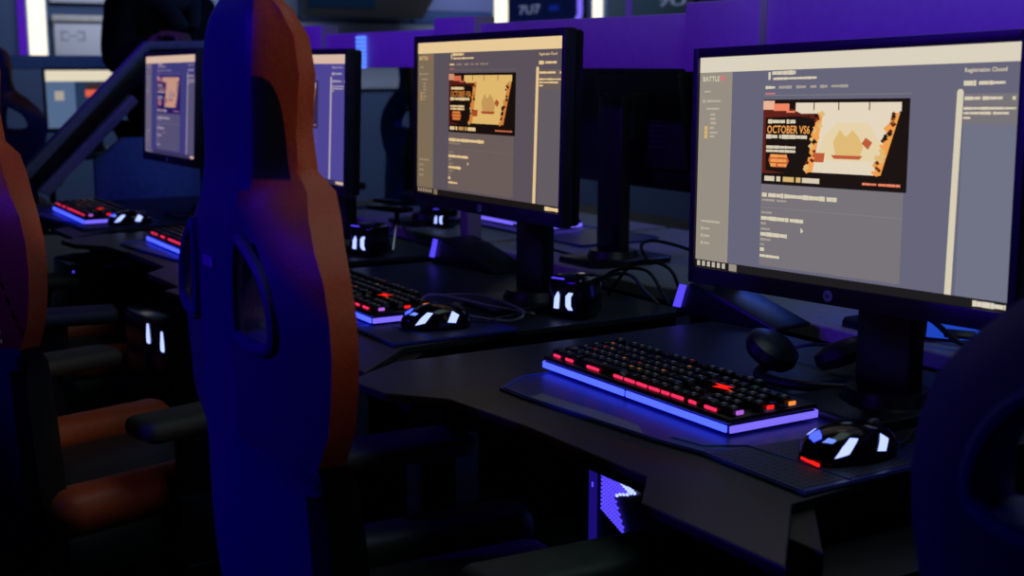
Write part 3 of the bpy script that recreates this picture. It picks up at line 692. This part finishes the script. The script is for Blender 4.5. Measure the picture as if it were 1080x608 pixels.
def cable(label, pts, r=.003, mat=CABLE, name='cable'):
    b = MB(); b.tube(spline(pts, 8), r, mat, 8); return tag(b.build(name), label, 'cable', 'loose cables on the desks')
Z = .7545
cable('grey braided cable looping between the middle monitor stand and its mouse', [(-.80, .06, Z), (-.86, .00, Z+.012), (-.985, -.04, Z+.018), (-1.02, -.06, Z+.006), (-.93, -.07, Z), (-.82, -.06, Z+.004), (-.77, -.01, Z), (-.80, .03, Z+.01), (-.93, .015, Z+.02), (-1.0, -.02, Z+.014)], .0026, BRAID)
cable('thin black cable draped beside the rightmost monitor stand', [(-.33, .22, Z), (-.27, .24, Z+.02), (-.20, .235, Z+.028), (-.13, .24, Z+.012), (-.10, .27, Z)], .0028)
for i, (dx, l) in enumerate(((0, 'black cable hanging behind the middle monitor stand, lowest of the bundle'), (.05, 'black cable hanging behind the middle monitor stand, in the centre of the bundle'), (.11, 'black cable hanging behind the middle monitor stand, highest of the bundle'))):
    cable(l, [(-.98+dx*.7, .26+.02*i, Z), (-.92+dx*.7, .28+.02*i, Z+.03+.02*i), (-.84+dx*.7, .30+.02*i, Z+.05+.01*i), (-.79+dx*.5, .31+.02*i, Z+.02), (-.765+dx*.3, .32+.015*i, Z)], .0035)
cable('black cable arching over the opposite desk in the gap beside the rightmost monitor', [(-1.18, .62, Z), (-1.15, .57, Z+.05), (-1.08, .56, Z+.07), (-.98, .60, Z+.05), (-.92, .64, Z)], .004)
cable('dark cable curling across the blue mat of the opposite row', [(-1.78, .62, Z+.03), (-1.66, .57, Z+.035), (-1.52, .54, Z+.01), (-1.40, .55, Z)], .004)
cable('dark cable crossing in front of the small blue-lit device under the rightmost monitor', [(-.36, .462, Z+.001), (-.29, .47, Z+.03), (-.24, .47, Z+.045), (-.19, .49, Z+.01), (-.14, .52, Z)], .005)
t = thing('phone', 'small tilted device with a blue screen on the opposite desk under the rightmost monitor', 'phone', (-.222, .53, .7505), .55)
b = MB(); b.box((0, 0, .045), (.12, .009, .085), GLOSS, .004, M=RX(-.25)); b.build('body', t)
b = MB(); b.box((0, -.0052, .045), (.108, .001, .074), emat('blue_phone_screen', (28, 66, 190), 1), 0, M=RX(-.25)); b.build('screen', t)  # made-up glowing face standing for a blue-lit patch of desk mat
b = MB(); b.box((0, .022, .018), (.05, .05, .008), BLACK, .003, M=RX(.5)); b.build('rest', t)
t = thing('dock', 'small black box with a bright white-blue light on the pale opposite desk', 'dock', (-.93, .62, .7505), .4)
b = MB(); b.box((0, 0, .014), (.06, .05, .026), GLOSS, .005); b.build('case', t)
b = MB(); b.box((0, -.026, .016), (.034, .003, .012), LED_ICE, .002, 1); b.build('light', t)

# ------------------------------------------------------------------ PC towers and boxes under the desks
t = thing('computer_tower', 'computer tower under the nearest desk with a violet chevron glowing through its grille', 'computer', (-.36, .15, 0))
b = MB(); b.box((0, 0, .36), (.21, .40, .61), BLACK, .008); b.build('case', t)
b = MB(); b.box((-.090, -.2025, .40), (.020, .004, .50), emat('deep_violet_led', (.010, .004, .16), 1, raw=True), .001, 1); b.build('edge_light', t)
for zz in (.545, .608):
    b = MB(); b.box((-.088, -.2050, zz), (.003, .002, .008), LED_VIOLET, 0); b.build('indicator_light', t)
b = MB()
for r in range(13):
    zz = .594-r*.0068
    if r < 6: a, c = -.066, .024-r*.009
    else: a, c = -.066, -.030+(r-6)*.005
    n = max(2, int((c-a)/.0055))
    for j in range(n): b.box((a+(j+.5)*(c-a)/n, -.2035, zz-j*.0022), ((c-a)/n*.72, .004, .0044), LED_ICE if (r < 2 or (j == n-1 and r < 6)) else LED_VIOLET, .0006, 1)
b.build('grille_dots', t)
b = MB()
for k_ in range(14): b.box((.02, -.2025, .10+k_*.027), (.13, .004, .006), BEZEL, 0)
b.build('front_grille', t)
for x in (-.08, .08):
    for y in (-.15, .15):
        b = MB(); b.cyl((x, y, 0), (x, y, .056), .018, .018, BLACK, 12); b.build('foot', t)
def make_sub(label, x, y, two):
    t = thing('subwoofer', label, 'speaker', (x, y, 0), 0, 'black boxes with drop-shaped lights under the desks')
    b = MB(); b.prism([(-.19, .06), (-.15, 0), (.17, 0), (.17, .30), (-.19, .30)], .30, .672, GLOSS, .008); b.box((0, .16, .16), (.25, .22, .30), BLACK, .006); b.build('cabinet', t)
    for k_ in range(2 if two else 1):
        xx = .035+.10*k_ if two else .10
        b = MB(); b.prism([(-.008, 0), (.008, 0), (.009, .012), (.002, .042), (-.002, .042), (-.009, .012)], 0, .003, LED_ICE if two else LED_VIOLET, 0, M=T((xx, -.0005, .622)) @ RX(PI/2)); b.build('drop_light', t)
    return t
make_sub('black box with two white drop-shaped lights under the desks left of the orange chair', -1.57, -.45, True)
make_sub('black box with one violet drop-shaped light under the far desk', -2.46, -.41, False)

# ------------------------------------------------------------------ racing chairs
def make_chair(label, loc, rz):
    t = thing('gaming_chair', label, 'chair', loc, rz, 'orange and black racing-style gaming chairs')
    # backrest: rear grid and front grid stitched at the rim and around the harness holes
    V0 = lambda z: (.05*max(0, (.62-z)/.2)**1.5 + (.022*max(0, (z-1.20)/.1)**2))+.014*min(1, max(0, (z-1.03)/.065))-.31
    R = [ # z, u columns, rear v columns, front thickness at centre / edge
        (.43, (0, .045, .075, .10, .135, .160, .180), (0, 0, .006, .018, .03, .045, .06), .07, .04),
        (.55, (0, .045, .072, .10, .145, .178, .200), (0, 0, .006, .018, .03, .045, .06), .08, .045),
        (.68, (0, .045, .068, .10, .15, .183, .203), (0, 0, .006, .018, .03, .045, .06), .08, .045),
        (.76, (0, .042, .066, .095, .15, .186, .206), (0, 0, .006, .018, .03, .042, .055), .08, .04),
        (.79, (0, .04, .066, .088, .15, .195, .224), (0, 0, .002, .005, .012, .024, .040), .08, .034),
        (.83, (0, .04, .066, .082, .15, .208, .242), (0, 0, .002, .005, .012, .025, .046), .08, .032),
        (.875, (0, .04, .066, .076, .172, .216, .253), (0, 0, .002, .005, .012, .025, .046), .08, .032),
        (.915, (0, .04, .066, .074, .178, .218, .257), (0, 0, .002, .005, .012, .025, .046), .08, .032),
        (.955, (0, .04, .066, .074, .176, .212, .252), (0, 0, .002, .005, .012, .025, .046), .08, .032),
        (.99, (0, .04, .067, .076, .158, .200, .239), (0, 0, .002, .005, .012, .025, .046), .08, .032),
        (1.02, (0, .042, .070, .080, .124, .176, .214), (0, 0, .002, .005, .012, .025, .046), .08, .036),
        (1.05, (0, .042, .072, .086, .110, .148, .182), (0, 0, .002, .006, .014, .026, .048), .085, .038),
        (1.075, (0, .044, .074, .090, .106, .126, .148), (0, 0, .002, .008, .020, .036, .054), .085, .034),
        (1.095, (0, .045, .075, .094, .104, .112, .126), (0, 0, .002, .008, .020, .034, .048), .080, .024),
        (1.14, (0, .045, .075, .095, .105, .112, .118), (0, 0, .002, .008, .020, .034, .050), .078, .020),
        (1.20, (0, .045, .075, .095, .105, .113, .120), (0, 0, .002, .008, .020, .036, .054), .080, .020),
        (1.24, (0, .045, .074, .092, .101, .108, .114), (0, 0, .002, .008, .018, .032, .048), .072, .018),
        (1.27, (0, .042, .068, .083, .090, .096, .101), (0, 0, .002, .006, .013, .021, .030), .055, .015),
        (1.288, (0, .034, .054, .064, .069, .073, .077), (.006, .006, .007, .009, .011, .014, .017), .030, .010)]
    nR = len(R); HOLE = range(7, 10)
    cols = [-6, -5, -4, -3, -2, -1, 0, 1, 2, 3, 4, 5, 6]; nC = 13
    rear = []; front = []
    for z, u, v, tc, te in R:
        for c in cols:
            a = abs(c); s = -1 if c < 0 else 1
            rear.append((s*u[a], V0(z)+v[a], z))
            f = (a/6)**1.5
            front.append((s*u[a]*(.98 if a == 6 else 1), V0(z)+max(v[a]+te, tc*(1-f)+(v[a]+te)*f), z))
    b = MB(); vs = rear+front; off = len(rear)
    faces = []
    def cellmat(r, c, side):
        a = max(abs(cols[c]), abs(cols[c+1])) ; z = R[r][0]
        if side == 'front': return BLKLEATHER if a <= 3 else ORANGE
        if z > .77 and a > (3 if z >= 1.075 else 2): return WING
        return NAVY if z > .74 or a <= 5 else BLKLEATHER
    hole = lambda r, c: r in HOLE and ((cols[c] == 3) or (cols[c+1] == -3))
    cell = {}
    for r in range(nR-1):
        for c in range(nC-1):
            if hole(r, c): continue
            i = r*nC+c
            cell[(r, c)] = 1
            faces.append(((i, i+1, i+nC+1, i+nC), cellmat(r, c, 'rear')))
            faces.append(((off+i+nC, off+i+nC+1, off+i+1, off+i), cellmat(r, c, 'front')))
    for r in range(nR-1):      # side walls wherever a neighbour cell is missing
        for c in range(nC-1):
            if (r, c) not in cell: continue
            i = r*nC+c
            for (dr, dc, p, q) in ((-1, 0, i, i+1), (1, 0, i+nC+1, i+nC), (0, -1, i+nC, i), (0, 1, i+1, i+nC+1)):
                if (r+dr, c+dc) not in cell:
                    inner = 0 <= r+dr < nR-1 and 0 <= c+dc < nC-1
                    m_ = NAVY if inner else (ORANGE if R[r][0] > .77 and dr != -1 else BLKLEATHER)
                    faces.append(((p, off+p, off+q, q)[::-1] if True else None, m_))
    b.v = list(vs)
    for f, m_ in faces: b.f.append(f); b.mi.append(b.m(m_))
    bk = b.build('backrest', t, sub=2)
    # plastic trim rings of the harness openings
    for s in (-1, 1):
        b = MB(); ring = []
        for (z, u) in ((.914, .078), (.955, .076), (.998, .080), (1.020, .088), (1.016, .106), (.988, .150), (.950, .174), (.916, .172), (.906, .12), (.914, .078)):
            ring.append((s*u, V0(z)+.003+.09*(u-.07), z))
        b.tube(spline(ring, 5), .0075, NAVY, 8); b.build('harness_trim', t)
    b = MB(); b.box((-.012, -.3115, .985), (.040, .002, .012), emat('violet_badge', (48, 22, 128), 1) if False else pmat('violet_thread', (.45, .2, .8), .4), 0, M=RY(-.35) if False else None); b.build('badge', t)  # violet strip painted as a purple glint on the spine
    # seat
    b = MB(); b.box((0, -.01, .462), (.34, .46, .10), BLKLEATHER, .03, 3); b.build('seat', t)
    for s in (-1, 1):
        b = MB(); b.box((s*.200, .0, .515), (.085, .45, .075), ORANGE, .035, 3); b.box((s*.195, 0, .445), (.09, .44, .08), BLKLEATHER, .02, 2); b.build('seat_bolster', t)
    b = MB(); b.box((0, -.01, .398), (.30, .30, .03), METAL, .008); b.box((0, -.25, .42), (.26, .10, .03), METAL, .006); b.build('seat_pan', t)
    for s in (-1, 1):
        b = MB(); b.box((s*.268, .02, .641), (.092, .26, .036), ARMPAD, .016, 3); b.build('arm_pad', t)
        b = MB(); b.box((s*.268, .0, .555), (.030, .075, .15), METAL, .006); b.box((s*.268, .0, .45), (.036, .095, .14), BLACK, .008); b.box((s*.22, .0, .392), (.14, .08, .022), METAL, .006); b.build('arm_post', t)
    b = MB(); b.cyl((0, 0, .12), (0, 0, .39), .026, .026, METAL, 18); b.cyl((0, 0, .10), (0, 0, .25), .036, .036, BLACK, 18); b.build('gas_lift', t)
    for k_ in range(5):
        a = 2*PI*k_/5+.3; M = RZ(a)
        b = MB(); b.prism([(0, -.032), (.29, -.018), (.31, 0), (.29, .018), (0, .032)], .075, .105, BLACK, .008, M=M); lg = b.build('base_leg', t)
        b = MB()
        for s in (-.014, .014): b.lathe([(.006, -.008), (.028, -.008), (.030, 0), (.028, .008), (.006, .008)], GLOSS, 18, M=M @ T((.295, s, .030)) @ RX(PI/2))
        b.cyl((.29, 0, .03), (.29, 0, .08), .008, .008, METAL, 10, M=M); b.build('caster', lg)
    return t
ch0 = make_chair('orange-edged gaming chair with a navy back standing in front of the middle monitor', (-.238, -.425, 0), -.05)
GC = 'orange and black racing-style gaming chairs'
lc = dup(ch0, (-1.085, -.645, 0), .25, 'orange gaming chair cut off by the left edge of the photo')
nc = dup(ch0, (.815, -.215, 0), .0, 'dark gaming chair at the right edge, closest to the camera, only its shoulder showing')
dup(ch0, (-2.10, -.55, 0), -.15, 'gaming chair mostly hidden, its armrest low at the left beyond the left orange chair')
fc = dup(ch0, (-5.50, -.05, 0), PI/2-.2, 'dark red gaming chair far away beside the small monitor at the left')
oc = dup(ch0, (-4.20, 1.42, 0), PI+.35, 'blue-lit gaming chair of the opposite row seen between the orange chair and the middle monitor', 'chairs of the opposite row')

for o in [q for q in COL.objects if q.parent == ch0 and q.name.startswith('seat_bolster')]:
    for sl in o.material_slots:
        if sl.material == ORANGE: sl.link = 'OBJECT'; sl.material = BLKLEATHER  # orange bolsters turned black to paint in the deep shade there
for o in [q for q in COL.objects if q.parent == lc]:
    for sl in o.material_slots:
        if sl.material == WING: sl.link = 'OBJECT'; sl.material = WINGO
b = MB(); pts = spline([(.170, -.300, 1.02), (.200, -.301, .92), (.225, -.297, .80)], 14)
for i in range(0, len(pts)-1, 2): b.tube([pts[i], pts[i+1]], .0022, pmat('pale_thread', (.5, .45, .42), .6), 5)
b.build('stitching', lc)
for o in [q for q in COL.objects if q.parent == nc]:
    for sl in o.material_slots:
        if sl.material == WING: sl.link = 'OBJECT'; sl.material = WINGSHADE  # unlit look of this chair comes from the darkened leather
BLUELIT_CHAIR = pmat('blue_leather', (.02, .10, .45), .5, bump=.25, scale=260)  # orange parts recoloured so the leather itself carries the blue light
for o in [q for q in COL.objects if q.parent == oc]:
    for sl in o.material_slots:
        if sl.material in (ORANGE, WING): sl.link = 'OBJECT'; sl.material = BLUELIT_CHAIR
# ------------------------------------------------------------------ far table and monitor at the left
far = thing('far_desk', 'blue-grey desk with a raised ledge at the far left carrying a small monitor', 'desk', (-6.0, .43, 0), PI/2+.03)
b = MB(); b.box((0, .05, .735), (1.2, .6, .03), DESK, .004); b.build('desktop', far)
b = MB(); b.box((-.1, .30, 1.222), (1.15, .05, .075), pmat('blue_grey_ledge', (.38, .52, .88), .5), .006); b.build('ledge', far)
for s in (-.55, .38):
    b = MB(); b.box((s, .30, .62), (.05, .04, 1.2), METAL, .004); b.build('upright', far)
for s in (-.5, .5):
    b = MB(); b.box((s, .02, .36), (.05, .5, .72), METAL, .006); b.build('leg', far)
fm = make_monitor('small far monitor at the left with a cream bar and a red and yellow picture', -5.92, .575, 1.03, 0, .03, .0, 'far', seed=6)
fm.rotation_euler = (0, 0, PI/2+.03)
fm['group'] = 'monitors of the far desk'

# ------------------------------------------------------------------ person in black behind the side panel
def skin_obj(name, verts, edges, radii, mat, parent=None, sub=2, root=0):
    me = bpy.data.meshes.new(name); me.from_pydata(verts, edges, []); me.materials.append(mat)
    o = bpy.data.objects.new(name, me); COL.objects.link(o)
    if parent: o.parent = parent
    md = o.modifiers.new('skin', 'SKIN'); md.use_smooth_shade = True
    for i, r in enumerate(radii):
        sv = me.skin_vertices[0].data[i]; sv.radius = r if isinstance(r, tuple) else (r, r); sv.use_root = (i == root)
    s = o.modifiers.new('subdivision', 'SUBSURF'); s.levels = sub; s.render_levels = sub
    return o
SKIN = pmat('skin', (.42, .25, .19), .5, var=.06)
JACKET = pmat('black_jacket_cloth', (.008, .008, .010), .85, bump=.3, scale=180)
HOOD = pmat('grey_blue_hood_cloth', (.05, .065, .085), .8, bump=.3, scale=180)
TROUS = pmat('dark_trouser_cloth', (.012, .012, .016), .85)
HAIR = pmat('dark_hair', (.012, .009, .008), .6, bump=.6, scale=300)
PX, PY, PR = -4.02, .37, PI/2+.25     # local -Y is the way the figure faces
per = thing('person', 'person in a black hooded jacket standing beyond the slanted side panel, hand on it', 'person', (PX, PY, 0), PR)
V = [(0, 0, .95), (0, .01, 1.10), (0, .015, 1.28), (0, .02, 1.42), (0, .01, 1.49), (0, -.005, 1.55), (0, -.015, 1.62), (0, -.012, 1.71),
     (.10, .0, .90), (.11, -.01, .50), (.11, .02, .10), (.12, -.10, .045), (-.10, 0, .90), (-.11, -.01, .50), (-.11, .02, .10), (-.12, -.10, .045),
     (-.17, .02, 1.42), (-.27, -.10, 1.20), (-.26, -.22, 1.22), (-.225, -.36, 1.312), (.17, .02, 1.42), (.25, .06, 1.16), (.20, .13, .94), (.19, .14, .87)]
Ed = [(0, 1), (1, 2), (2, 3), (3, 4), (4, 5), (5, 6), (6, 7), (0, 8), (8, 9), (9, 10), (10, 11), (0, 12), (12, 13), (13, 14), (14, 15), (3, 16), (16, 17), (17, 18), (18, 19), (3, 20), (20, 21), (21, 22), (22, 23)]
Rr = [(.15, .11), (.14, .10), (.155, .11), (.13, .09), .055, .055, (.072, .09), (.07, .085), .085, .06, .045, (.045, .035), .085, .06, .045, (.045, .035), .062, .05, .042, .03, .062, .05, .042, .03]
body = skin_obj('body', V, Ed, Rr, SKIN, per)
jk = [0, 1, 2, 3, 16, 17, 18, 20, 21, 22]
remap = {k_: i for i, k_ in enumerate(jk)}
jv = [V[k_] for k_ in jk]; jv[remap[18]] = (-.235, -.335, 1.285); jv[0] = (0, 0, .90)
je = [(remap[a], remap[c]) for a, c in Ed if a in remap and c in remap]
skin_obj('jacket', jv, je, [(.19, .14), (.185, .135), (.195, .14), (.165, .115), .085, .07, .058, .085, .07, .058], JACKET, per)
tv = [V[k_] for k_ in (0, 8, 9, 10, 12, 13, 14)]
skin_obj('trousers', tv, [(0, 1), (1, 2), (2, 3), (0, 4), (4, 5), (5, 6)], [(.16, .12), .10, .075, .065, .10, .075, .065], TROUS, per)
for s in (-1, 1):
    b = MB(); b.box((s*.12, -.06, .045), (.10, .27, .085), BLACK, .035, 3); b.build('shoe', per)
b = MB(); ring = [(.115*math.cos(a), .015+.085*math.sin(a)-.03*(math.sin(a) < 0), 1.475+.035*math.sin(a)) for a in [2*PI*i/24 for i in range(25)]]
b.tube(ring, .034, HOOD, 12)
b.tube(spline([(.085, -.06, 1.465), (.05, -.135, 1.41), (.015, -.162, 1.34)], 6), [.030]*12+[.016], HOOD, 10)
b.tube(spline([(-.085, -.06, 1.465), (-.05, -.135, 1.41), (-.015, -.162, 1.34)], 6), [.030]*12+[.016], HOOD, 10); b.build('hood', per)
b = MB()
for s in (-1, 1): b.tube(spline([(s*.03, -.155, 1.40), (s*.034, -.165, 1.33), (s*.03, -.165, 1.26)], 5), .004, HOOD, 6)
b.build('drawstring', per)
# head details
b = MB(); b.lathe([(.002, 1.735), (.05, 1.73), (.083, 1.70), (.098, 1.655), (.100, 1.62), (.092, 1.60)][::-1], HAIR, 20, M=T((0, .012, .03)) @ Matrix.Diagonal((.88, 1.06, 1, 1))); b.build('hair', per)
b = MB(); b.prism([(-.014, -.118), (.014, -.118), (.009, -.082), (-.009, -.082)], 1.575, 1.60, SKIN, .004); b.tube([(0, -.098, 1.632), (0, -.118, 1.585)], [.006, .012], SKIN, 10); b.build('nose', per)
for s in (-1, 1):
    b = MB(); b.lathe([(.001, -.010), (.008, -.006), (.010, 0), (.008, .006), (.001, .010)], pmat('eye_white', (.7, .7, .68), .2), 14, M=T((s*.032, -.092, 1.632))); b.build('eye', per)
    b = MB(); b.tube(spline([(s*.076, -.005, 1.645), (s*.086, .012, 1.63), (s*.082, .008, 1.60), (s*.074, -.003, 1.595)], 5), .008, SKIN, 8); b.build('ear', per)
b = MB(); b.tube(spline([(-.024, -.092, 1.553), (0, -.101, 1.551), (.024, -.092, 1.553)], 5), .006, pmat('lip', (.35, .14, .12), .45), 8); b.build('mouth', per)
# hands: palm with five separate fingers
def make_hand(base, dirv, side, parent):
    d = Vector(dirv).normalized(); w = Vector((1, 0, 0))*side; n = w.cross(d).normalized()*side
    B = Vector(base)
    verts = [B, B+d*.045, B+d*.085]; edges = [(0, 1), (1, 2)]; rad = [.024, (.036, .018), (.038, .016)]
    for k_, (o_, L) in enumerate(((-.027, .068), (-.009, .078), (.009, .073), (.027, .056))):
        i0 = len(verts); st = B+d*.085+w*o_
        dn = Vector((0, 0, -1))
        verts += [st, st+d*L*.45, st+d*L*.75+dn*L*.18, st+d*L*.88+dn*L*.42]
        edges += [(2, i0), (i0, i0+1), (i0+1, i0+2), (i0+2, i0+3)]; rad += [.0095, .009, .0085, .007]
    i0 = len(verts); st = B+d*.03+w*.03*-1
    verts += [st, st+d*.03-w*.022, st+d*.058-w*.026]; edges += [(1, i0), (i0, i0+1), (i0+1, i0+2)]; rad += [.012, .0105, .008]
    return skin_obj('hand', [v[:] for v in verts], edges, rad, SKIN, parent)
make_hand(V[19], (0, -1, .03), 1, per)
make_hand(V[23], (-.05, .05, -1), -1, per)

# ------------------------------------------------------------------ light
def area(name, loc, target, size, power, col, sy=None):
    l = bpy.data.lights.new(name, 'AREA'); l.energy = power; l.color = col; l.size = size
    if sy: l.shape = 'RECTANGLE'; l.size_y = sy
    o = bpy.data.objects.new(name, l); COL.objects.link(o); o.location = loc
    o.rotation_euler = (Vector(target)-Vector(loc)).to_track_quat('-Z', 'Y').to_euler()
    return o
def spot(name, loc, target, power, col, angle, blend, rad):
    l = bpy.data.lights.new(name, 'SPOT'); l.energy = power; l.color = col; l.spot_size = math.radians(angle); l.spot_blend = blend; l.shadow_soft_size = rad
    o = bpy.data.objects.new(name, l); COL.objects.link(o); o.location = loc
    o.rotation_euler = (Vector(target)-Vector(loc)).to_track_quat('-Z', 'Y').to_euler()
    return o
spot('blue_spot_light', (-1.3, -3.2, 2.3), (-.30, -.70, 1.10), 105, (.05, .003, 1.0), 30, .6, .12)
spot('blue_spot_light', (-1.3, -3.2, 2.3), (-2.35, -.05, 1.02), 85, (.07, .01, 1.0), 33, .5, .12)  # second blue spot, added to tint the left monitor bezels
spot('purple_spot_light', (.1, -3.2, 2.6), (-1.65, .37, .845), 60, (.16, .03, 1.0), 5, .4, .03)  # unseen narrow spot added to turn the beam post purple
spot('cool_spot_light', (-4.3, -1.2, 2.8), (-5.75, .2, 1.2), 22, (.45, .65, 1.0), 22, .6, .1)  # unseen spot added to brighten the far desk ledge
a = area('purple_ceiling_light', (-1.0, -3.2, 2.9), (-1.0, .4, 1.25), 5.0, 4.0, (.155, .02, 1.0), .2); a.data.spread = math.radians(20)
spot('warm_down_light', (-.2, -2.3, 2.85), (-1.08, -.92, 1.06), 3.5, (1.0, .70, .46), 13, .6, .08)  # unseen warm fill added for the left chair
spot('warm_spot_light', (2.6, .7, 2.1), (-.35, -.66, 1.235), 38, (1.0, .62, .42), 16, .35, .15)  # unseen warm spot added to bring out the orange chair edges
area('ceiling_light', (.3, .2, 3.05), (-.2, -.2, .7), 1.4, 5, (.70, .97, 1.0), 1.0)  # unseen overhead fill added for armrests and desktops
area('end_wall_light', (-7.4, 2.6, 3.0), (-9.5, 2.8, 1.5), 4.5, 85, (.72, .80, 1.0), .6)
area('opposite_row_light', (-1.6, 2.6, 2.6), (-1.4, .7, .8), 2.5, 3, (.55, .72, 1.0), .6)
area('blue_wall_light', (-3.0, 3.6, 2.8), (-4.0, 1.4, .8), 1.5, 13, (.02, .12, 1.0), .6)
w = bpy.data.worlds.new('world'); SC.world = w; w.use_nodes = True
w.node_tree.nodes['Background'].inputs['Color'].default_value = (.002, .003, .006, 1)
w.node_tree.nodes['Background'].inputs['Strength'].default_value = 1

SC.view_settings.view_transform = 'Standard'
SC.view_settings.look = 'None'
SC.view_settings.exposure = 0
SC.view_settings.gamma = 1
SC.view_settings.use_curve_mapping = False
SC.cycles.max_bounces = 6
SC.cycles.use_denoising = True
SC.cycles.sample_clamp_indirect = 3
